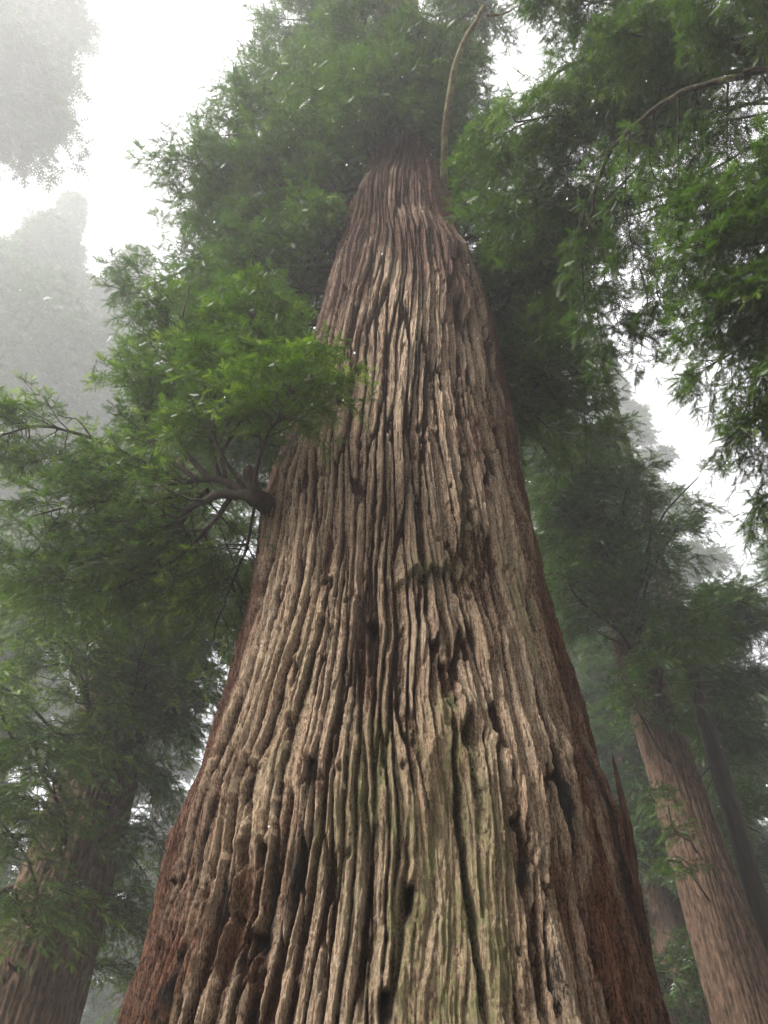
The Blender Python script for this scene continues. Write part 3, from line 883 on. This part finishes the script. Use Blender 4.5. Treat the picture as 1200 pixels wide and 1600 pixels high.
# ---- neighbouring trees
def neighbour(label, pix, hd, radii, ms, rs, kw, ztop=38, mat=M_LEAF, nth=170, depth=.07, nridge=9, tmpl=T_FINE, group="redwoods round the great trunk", shade=M_TRUNK, small=()):
    b0, b1 = axis_from(pix, hd, -.5, ztop)
    t = thing("redwood_tree", label, "tree", tuple(b0 + (b1 - b0) * (.5 / (ztop + .5))), group)
    ax = np.array([b0 + (b1 - b0) * k for k in np.linspace(0, 1, 12)])
    rad = np.interp(ax[:, 2], *radii)
    link("trunk", ridged_trunk("trunk", ax, rad, shade, nth, int(hd * 7), depth, nridge), t)
    def tat(z, tg):
        z = min(z, ztop - 1); f = (z - b0[2]) / (b1[2] - b0[2])
        return b0 + (b1 - b0) * f
    lv = Leaves(tmpl)
    masses(rs, t, lv, ms, tat, **kw)
    k2 = dict(kw); k2.update(sub_len=.55, subs=10, twigs=6, twig_len=.32, sprigs=5, r=.025)
    masses(rs, t, lv, small, tat, **k2)
    for i in range(7):                     # dead stubs on the bare stem
        z = rs.uniform(5, 15); a = rs.uniform(-math.pi, math.pi); o = tat(z, None); R = float(np.interp(z, *radii))
        d = np.array([math.cos(a), math.sin(a), rs.uniform(-.5, .1)]); L = rs.uniform(.35, 1.0)
        wd = Wood()
        wd.tube(spline([o + d * R * .7, o + d * (R + L * .5) + rs.normal(0, .03, 3), o + d * (R + L) + rs.normal(0, .08, 3)], 8), np.linspace(.055, .012, 8) * (R / .7) ** .5 * rs.uniform(.8, 1.3), 7)
        link("branch_stub", wd.mesh("branch_stub", M_LIMB), t)
    crown_obj(lv, t, mat)
    return t, tat

rs = np.random.RandomState(21)
KB = dict(r=.05, subs=20, sub_len=1.6, twigs=10, twig_len=.5, sprigs=9, sprig=.14, droop=.45, young=.5)
neighbour("redwood behind the low forked limb, its ribbed trunk half hidden by hanging green sprays", [(65, 1500), (172, 1150)], 18,
          ([-.5, 2, 6, 14, 24, 38], [1.3, 1.0, .92, .80, .6, .12]),
          [(60, 950, 15.5, .6, 3), (160, 900, 16, .7, 3), (260, 950, 16.5, .7, 3), (330, 900, 17, .5, 2), (300, 1030, 17, .5, 3), (240, 1000, 16, .4, 1), (10, 1130, 14.5, .3, 2),
           (20, 1030, 15, .6, 2), (320, 1080, 18, .4, 2), (20, 1250, 14.5, .35, 2), (15, 1370, 15, .3, 1), (245, 1210, 19, .3, 2), (235, 1340, 19.5, .3, 2),
           (215, 1440, 19.5, .3, 2), (265, 1130, 18, .4, 2), (220, 1530, 20, .3, 1), (330, 800, 18, .8, 3), (130, 800, 17, .8, 2), (360, 940, 17.5, .4, 2), (340, 1010, 18, .4, 2),
           (378, 840, 17, .4, 2), (365, 880, 17, .3, 1), (330, 700, 18, .7, 3), (230, 800, 18, .7, 2), (40, 800, 17, .6, 2)],
          rs, KB, small=[(90, 1200, 16, .2, 1), (50, 1300, 15.5, .2, 2), (120, 1400, 16.5, .15, 1), (20, 1450, 15.5, .2, 1), (210, 1180, 17, .2, 1), (205, 1090, 16, .15, 1)], ztop=34)


rs = np.random.RandomState(31)
KE = dict(r=.05, subs=18, sub_len=1.6, twigs=10, twig_len=.5, sprigs=9, sprig=.15, droop=.40, young=.15)
neighbour("straight redwood with a smooth grey-brown trunk leaning in from the lower corner", [(1127, 1450), (1001, 1050)], 20,
          ([-.5, 2, 6.7, 13.4, 17, 24, 38], [1.1, .82, .66, .49, .42, .31, .08]),
          [(850, 700, 20, .6, 3), (910, 740, 20, .6, 3), (960, 720, 21, .4, 1), (1010, 790, 20.5, .5, 2), (880, 820, 20, .5, 3), (895, 880, 19.5, .4, 2), (1050, 860, 20, .5, 3), (1100, 900, 20, .5, 2),
           (1080, 980, 19.5, .4, 2), (850, 900, 22, .4, 1), (895, 970, 22, .25, 1), (830, 780, 20, .5, 2), (820, 640, 19, .5, 2), (880, 640, 20, .5, 1)],
          rs, KE, small=[(1035, 1020, 18.5, .15, 1), (985, 1085, 18.3, .15, 1), (1035, 1270, 18.3, .15, 1), (1080, 1130, 21, .3, 1), (1000, 1220, 18.5, .15, 1), (1060, 1350, 19, .15, 1), (940, 1060, 21, .3, 1)], ztop=36, mat=M_LEAF, depth=.06, nridge=13)

rs = np.random.RandomState(41)
KF = dict(r=.03, subs=18, sub_len=1.5, twigs=8, twig_len=.55, sprigs=6, sprig=.28, droop=.3, young=.1)
neighbour("slender dark tree beside the straight redwood, with bare twiggy side limbs", [(1196, 1450), (1095, 1100)], 21,
          ([-.5, 6, 12, 20, 32], [.32, .25, .20, .14, .05]),
          [(1150, 950, 26, .7, 3), (1110, 1000, 27, .5, 2), (1185, 1060, 26, .6, 3), (1190, 960, 26, .7, 2), (1190, 1170, 26, .4, 2), (1200, 1290, 26, .3, 1), (1110, 1300, 28, .3, 1), (1160, 1130, 27, .3, 1)],
          rs, KF, ztop=30, mat=M_LEAFD, depth=.012, nridge=5, nth=60, shade=M_LIMB)

# ---- the overhead tree whose limbs come in from the upper right
rs = np.random.RandomState(51)
gx = np.array([9.5, 4.0, 0.0])
G = thing("overhanging_redwood", "redwood whose mossy limb and hanging sprays reach in over the upper corner", "tree", tuple(gx), "redwoods round the great trunk")
gax = np.array([gx + [0, 0, z] + np.array([-.02, .01, 0]) * z for z in np.linspace(-.5, 34, 12)])
link("trunk", ridged_trunk("trunk", gax, np.interp(gax[:, 2], [-.5, 3, 12, 34], [1.2, .9, .75, .1]), M_TRUNK, 140, 5, .06, 8, .05), G)
def g_at(z, tg): return gx + [0, 0, z] + np.array([-.02, .01, 0]) * z
Lg = Leaves(T_FINE)
KG = dict(r=.024, subs=26, sub_len=1.1, twigs=10, twig_len=.36, sprigs=10, sprig=.105, tight=1.6, droop=.55, young=.25)
masses(rs, G, Lg, [(820, 190, 14, .3, 2), (775, 235, 14, .3, 2), (850, 290, 14, .3, 2), (895, 120, 14.5, .4, 2), (880, 390, 14.5, .3, 1),
                   (930, 230, 13.5, .3, 1), (1000, 110, 13, .4, 2), (1090, 60, 12.5, .5, 2), (1150, 180, 12, .4, 1), (1180, 30, 12, .5, 2), (1040, 30, 13, .4, 1),
                   (980, 30, 14, .4, 2), (870, 30, 15, .4, 2), (900, 340, 14, .25, 1), (940, 160, 14, .3, 1)], g_at, **KG)
KG2 = dict(KG); KG2.update(droop=.8, sub_len=1.0, twigs=8, sprigs=9, sprig=.11)
masses(rs, G, Lg, [(1185, 330, 10.5, .3, 1), (1130, 440, 10.5, .3, 2), (1170, 480, 10, .4, 1), (1090, 480, 11, .2, 1), (1160, 580, 10, .3, 2), (1190, 650, 10, .3, 2), (1195, 760, 10, .2, 1), (1150, 330, 11, .3, 1),
                   (1115, 560, 10.8, .2, 1)], g_at, **KG2)
wd = Wood()
P = spline([g_at(13.2, None), at(1215, 108, 11.6), at(1160, 118, 11.5), at(1100, 132, 11.5), at(1040, 160, 11.6), at(985, 205, 11.8), at(948, 245, 12), at(925, 295, 12.2), at(910, 362, 12.3)], 40)
limb(rs, wd, Lg, P, .05, .022, subs=9, sub_len=.55, twigs=4, twig_len=.3, sprigs=5, sprig=.14, start=.6, droop=.6, young=.2, wiggle=.012)
P = spline([g_at(14.5, None), at(1215, 85, 12.4), at(1120, 60, 13), at(1050, 40, 13.4), at(1000, 15, 14)], 24)
limb(rs, wd, Lg, P, .10, .04, subs=10, sub_len=1.0, twigs=6, twig_len=.4, sprigs=6, sprig=.18, start=.4, droop=.5, wiggle=.015)
P = spline([at(1000, 70, 14.5), at(960, 75, 14.6), at(900, 95, 14.7), at(860, 118, 14.8)], 14)
limb(rs, wd, Lg, P, .06, .025, subs=8, sub_len=.8, twigs=5, twig_len=.4, sprigs=6, sprig=.17, start=.4, wiggle=.01)
P = spline([at(1120, 60, 13), at(1080, 20, 13), at(1050, -20, 13.2)], 10)
limb(rs, wd, Lg, P, .05, .03, subs=4, sub_len=.8, twigs=4, twig_len=.4, sprigs=6, sprig=.17, wiggle=.01)
link("limb", wd.mesh("arching_mossy_limb", M_MOSSLIMB), G)
# thin hanging boughs
for x, y0, y1, dd in [(1138, 130, 330, 11.6), (1190, 115, 300, 11), (1085, 140, 300, 11.6), (905, 300, 480, 12.3), (930, 330, 560, 12.6), (1150, 250, 360, 11), (985, 205, 400, 12), (1025, 165, 330, 11.8), (960, 380, 520, 12.6), (1060, 150, 420, 11.6), (1000, 420, 560, 12.5), (1045, 400, 500, 12)]:
    wd = Wood()
    a = at(x, y0, dd); b = at(x + 5, y1, dd - .3)
    limb(rs, wd, Lg, spline([a, (a + b) / 2 + rs.normal(0, .08, 3), b], 12), .016, .006, subs=14, sub_len=.5, twigs=4, twig_len=.25, sprigs=6, sprig=.16, start=.15, droop=.9, wiggle=.012)
    link("hanging_bough", wd.mesh("hanging_bough", M_LIMB), G)
crown_obj(Lg, G, M_LEAF)

# ---- trees farther off, in the fog
def conifer(label, pos, H, z0, rmax, nl, rs, name="distant_redwood", sprig=.55, R0=.8, mat=M_LEAFD, subs=12, twigs=6, sprigs=5, bulge=.6, group="redwoods standing back in the fog", lean=(0, 0), arc=None):
    t = thing(name, label, "tree", tuple(pos), group)
    pos = np.array(pos, float)
    ln = np.array([lean[0], lean[1], 1.0])
    k = np.linspace(-.3, H, 14)
    wd = Wood(); wd.tube(pos + k[:, None] * ln, np.interp(k, [-.3, 2, H * .4, H], [R0 * 1.35, R0, R0 * .75, .04]), 14)
    link("trunk", wd.mesh("trunk", M_TRUNK), t)
    lv = Leaves(T_FAR); ww = Wood()
    for i in range(nl):
        f = (i + rs.rand()) / nl
        z = z0 + (H - z0) * f
        L = rmax * (.35 + bulge * math.sin(math.pi * min(1, .15 + .9 * f))) * (1 - f ** 2.2) * rs.uniform(.55, 1.15) * (1 + .35 * float(noise2(f * 9 + H, 0.5, 3))) + .4
        a = rs.uniform(*arc) if arc else rs.uniform(0, 2 * math.pi)
        A = pos + ln * z
        d = np.array([math.cos(a), math.sin(a), 0]) * L
        E = A + d + [0, 0, rs.uniform(-.30, .12) * L]
        P = bez(A, A + d * .3 + [0, 0, .12 * L], A + d * .7 + [0, 0, .08 * L], E, 7)
        limb(rs, ww, lv, P, .03 + .012 * L, .02, subs=subs, sub_len=L * .42 + .4, twigs=twigs, twig_len=sprig * 1.7, sprigs=sprigs, sprig=sprig,
             start=.18, droop=.35, sides=4, fuzz=False, young=.05, wiggle=.05)
    crown_obj(lv, t, mat, wood=ww)
    return t

def fog_tree(label, px_top, py_top, hd, z0f, rmax, nl, seed, **kw):
    top = ground_dist(px_top, py_top, hd)
    return conifer(label, (top[0], top[1], 0), top[2], top[2] * z0f, rmax, nl, np.random.RandomState(seed), **kw)

fog_tree("pale pointed redwood standing alone in fog to the side of the bright open sky", 118, 315, 80, .30, 19, 210, 61, sprig=.9)
fog_tree("faint redwood just behind the pale pointed one, deeper in the fog", 215, 400, 74, .30, 12, 150, 62, sprig=1.0)
fog_tree("pale redwood crown cut by the frame edge below the fog opening", 5, 410, 80, .3, 16, 150, 63, sprig=1.0)
conifer("tall grey redwood crown hanging into the upper corner beside the bright sky", (-39, 27.5, 0), 126, float(ground_dist(-20, 330, 46)[2]), 11, 190, np.random.RandomState(64), sprig=.95)
fog_tree("grey redwood showing in the gap under the hanging sprays", 935, 545, 84, .3, 8.0, 120, 65, sprig=.8)
fog_tree("palest redwood, fading out at the frame edge behind the hanging sprays", 1210, 620, 98, .25, 11.0, 110, 66, sprig=1.0)
fog_tree("pale bushy redwood beyond the slender dark tree", 1215, 850, 78, .2, 10, 100, 67, sprig=.9)
fog_tree("middle-distance redwood behind the straight grey-brown trunk", 1010, 920, 38, .12, 4.6, 80, 68, sprig=.40)
fog_tree("green redwood filling the gap between the burnt trunk edge and the straight trunk", 940, 1000, 31, .08, 3.6, 90, 69, sprig=.36)
fog_tree("dim redwood seen through the gap by the great trunk's shaded side", 290, 1000, 70, .10, 4.5, 70, 70, sprig=.6)
fog_tree("dark redwood at the frame edge behind the slender tree", 1270, 1020, 38, .08, 4.2, 70, 71, sprig=.40)
fog_tree("dim redwood behind the half hidden ribbed trunk", 30, 920, 38, .10, 5.0, 100, 72, sprig=.42)
fog_tree("low crowned redwood peeping between two nearer trunks", 1120, 1180, 60, .05, 5.0, 70, 73, sprig=.5)
fog_tree("small far redwood beneath the sky gap by the great trunk", 235, 1330, 80, .05, 5.0, 70, 74, sprig=.6)
# bare far trunks low down on the right
for px, hd, r, lb in [(1062, 34, .55, "far bare trunk low beside the burnt edge of the great redwood"), (1012, 48, .5, "farther bare trunk beside the low one at the burnt edge")]:
    p = ground_dist(px, 1580, hd)
    conifer(lb, (p[0], p[1], 0), 40, 22, 3.5, 40, np.random.RandomState(int(px)), R0=r)

# trees that close the wood behind and beside the viewer
for x, y, H, R0, z0, rm, lb in [(-10, -24, 46, 1, 20, 4.5, "redwood well behind the viewer"), (15, -8, 48, 1.1, 10, 5, "big redwood behind and across from the viewer"),
                                (22, 2, 52, 1.0, 8, 5.5, "broad redwood closing the shaded side"), (21, 11, 50, 1.0, 8, 5.0, "broad redwood beyond the straight grey-brown one")]:
    conifer(lb, (x, y, 0), H, z0, rm, 60, np.random.RandomState(int(90 + x)), R0=R0, subs=9, twigs=5, sprigs=4, sprig=.7, group="redwoods round the viewer")

# ------------------------------------------------------------------ ground
def ground():
    n = 220
    g = np.concatenate([-np.geomspace(138, 30, 20), np.linspace(-28, 40, n), np.geomspace(42, 138, 20)])
    X, Y = np.meshgrid(g, g)
    Zg = .12 * noise2(X * .2, Y * .2, 5) + .05 * noise2(X * .9, Y * .9, 6)
    idx = np.arange(X.size).reshape(X.shape)
    F = np.stack([idx[:-1, :-1], idx[:-1, 1:], idx[1:, 1:], idx[1:, :-1]], -1).reshape(-1, 4)
    m, t, b = nodes("forest_floor")
    n1 = ramp(t, noise_tex(t, 3, 8, .7), .3, .7); n2 = ramp(t, noise_tex(t, .5, 4, .6), .45, .6)
    c = mixc(t, n1, (0.03, 0.018, 0.011), (0.12, 0.07, 0.042)); c = mixc(t, n2, c, (0.035, 0.06, 0.018))
    t.links.new(c, b.inputs['Base Color']); b.inputs['Roughness'].default_value = .95
    o = link("ground", make_mesh("ground", np.stack([X, Y, Zg - .05], -1).reshape(-1, 3), [F], m))
    o['kind'] = 'structure'
ground()

# ------------------------------------------------------------------ wet snow falling
def snow():
    r = np.random.RandomState(5)
    n = 110
    px = np.where(r.rand(n) < .6, r.normal(680, 170, n), r.uniform(0, 1200, n)); py = np.where(r.rand(n) < .7, r.normal(270, 200, n), r.uniform(0, 1300, n))
    ds = 1.8 + 7 * r.rand(n) ** .8
    m, t, b = nodes("wet_snow")
    b.inputs['Base Color'].default_value = (.85, .87, .9, 1); b.inputs['Roughness'].default_value = .4
    V = []; F = []; k = 0
    a = np.linspace(0, 2 * math.pi, 6, endpoint=False)
    for i in range(n):
        c = at(px[i], py[i], ds[i]); s1 = r.uniform(.0012, .0030) * (1.5 if r.rand() < .06 else 1); s2 = s1 * r.uniform(1.3, 2.6)
        tilt = np.array([r.normal(.25, .1), r.normal(0, .1), 0])
        rings = [(-1, 0.02), (-.6, .75), (0, 1), (.6, .7), (1, .02)]
        for u, q in rings:
            V.append(c + np.stack([np.cos(a) * q * s1, np.sin(a) * q * s1, np.full(6, u * s2)], -1) + tilt * u * s2)
        idx = k + np.arange(30).reshape(5, 6)
        F.append(np.stack([idx[:-1], np.roll(idx, -1, 1)[:-1], np.roll(idx, -1, 1)[1:], idx[1:]], -1).reshape(-1, 4)); k += 30
    o = link("falling_snow", make_mesh("falling_snow", np.concatenate(V), [np.concatenate(F)], m))
    o['kind'] = 'stuff'
snow()

# ------------------------------------------------------------------ haze
def haze():
    m = bpy.data.materials.new("haze"); m.use_nodes = True
    t = m.node_tree
    t.nodes.remove(t.nodes['Principled BSDF'])
    v = t.nodes.new('ShaderNodeVolumePrincipled')
    v.inputs['Color'].default_value = (0.95, 0.95, 0.95, 1)
    v.inputs['Density'].default_value = HAZE_DENSITY
    v.inputs['Anisotropy'].default_value = 0.6
    t.links.new(v.outputs[0], t.nodes['Material Output'].inputs['Volume'])
    x, y, z0, z1 = 140, 140, -1.3, 185
    V = [(a, b, c) for c in (z0, z1) for b in (-y, y) for a in (-x, x)]
    F = [(0, 2, 3, 1), (4, 5, 7, 6), (0, 1, 5, 4), (2, 6, 7, 3), (0, 4, 6, 2), (1, 3, 7, 5)]
    o = link("haze", make_mesh("haze", V, [F], m, smooth=False))
    o['kind'] = 'stuff'
haze()
print("LEAF TRIS", TRIS[0])
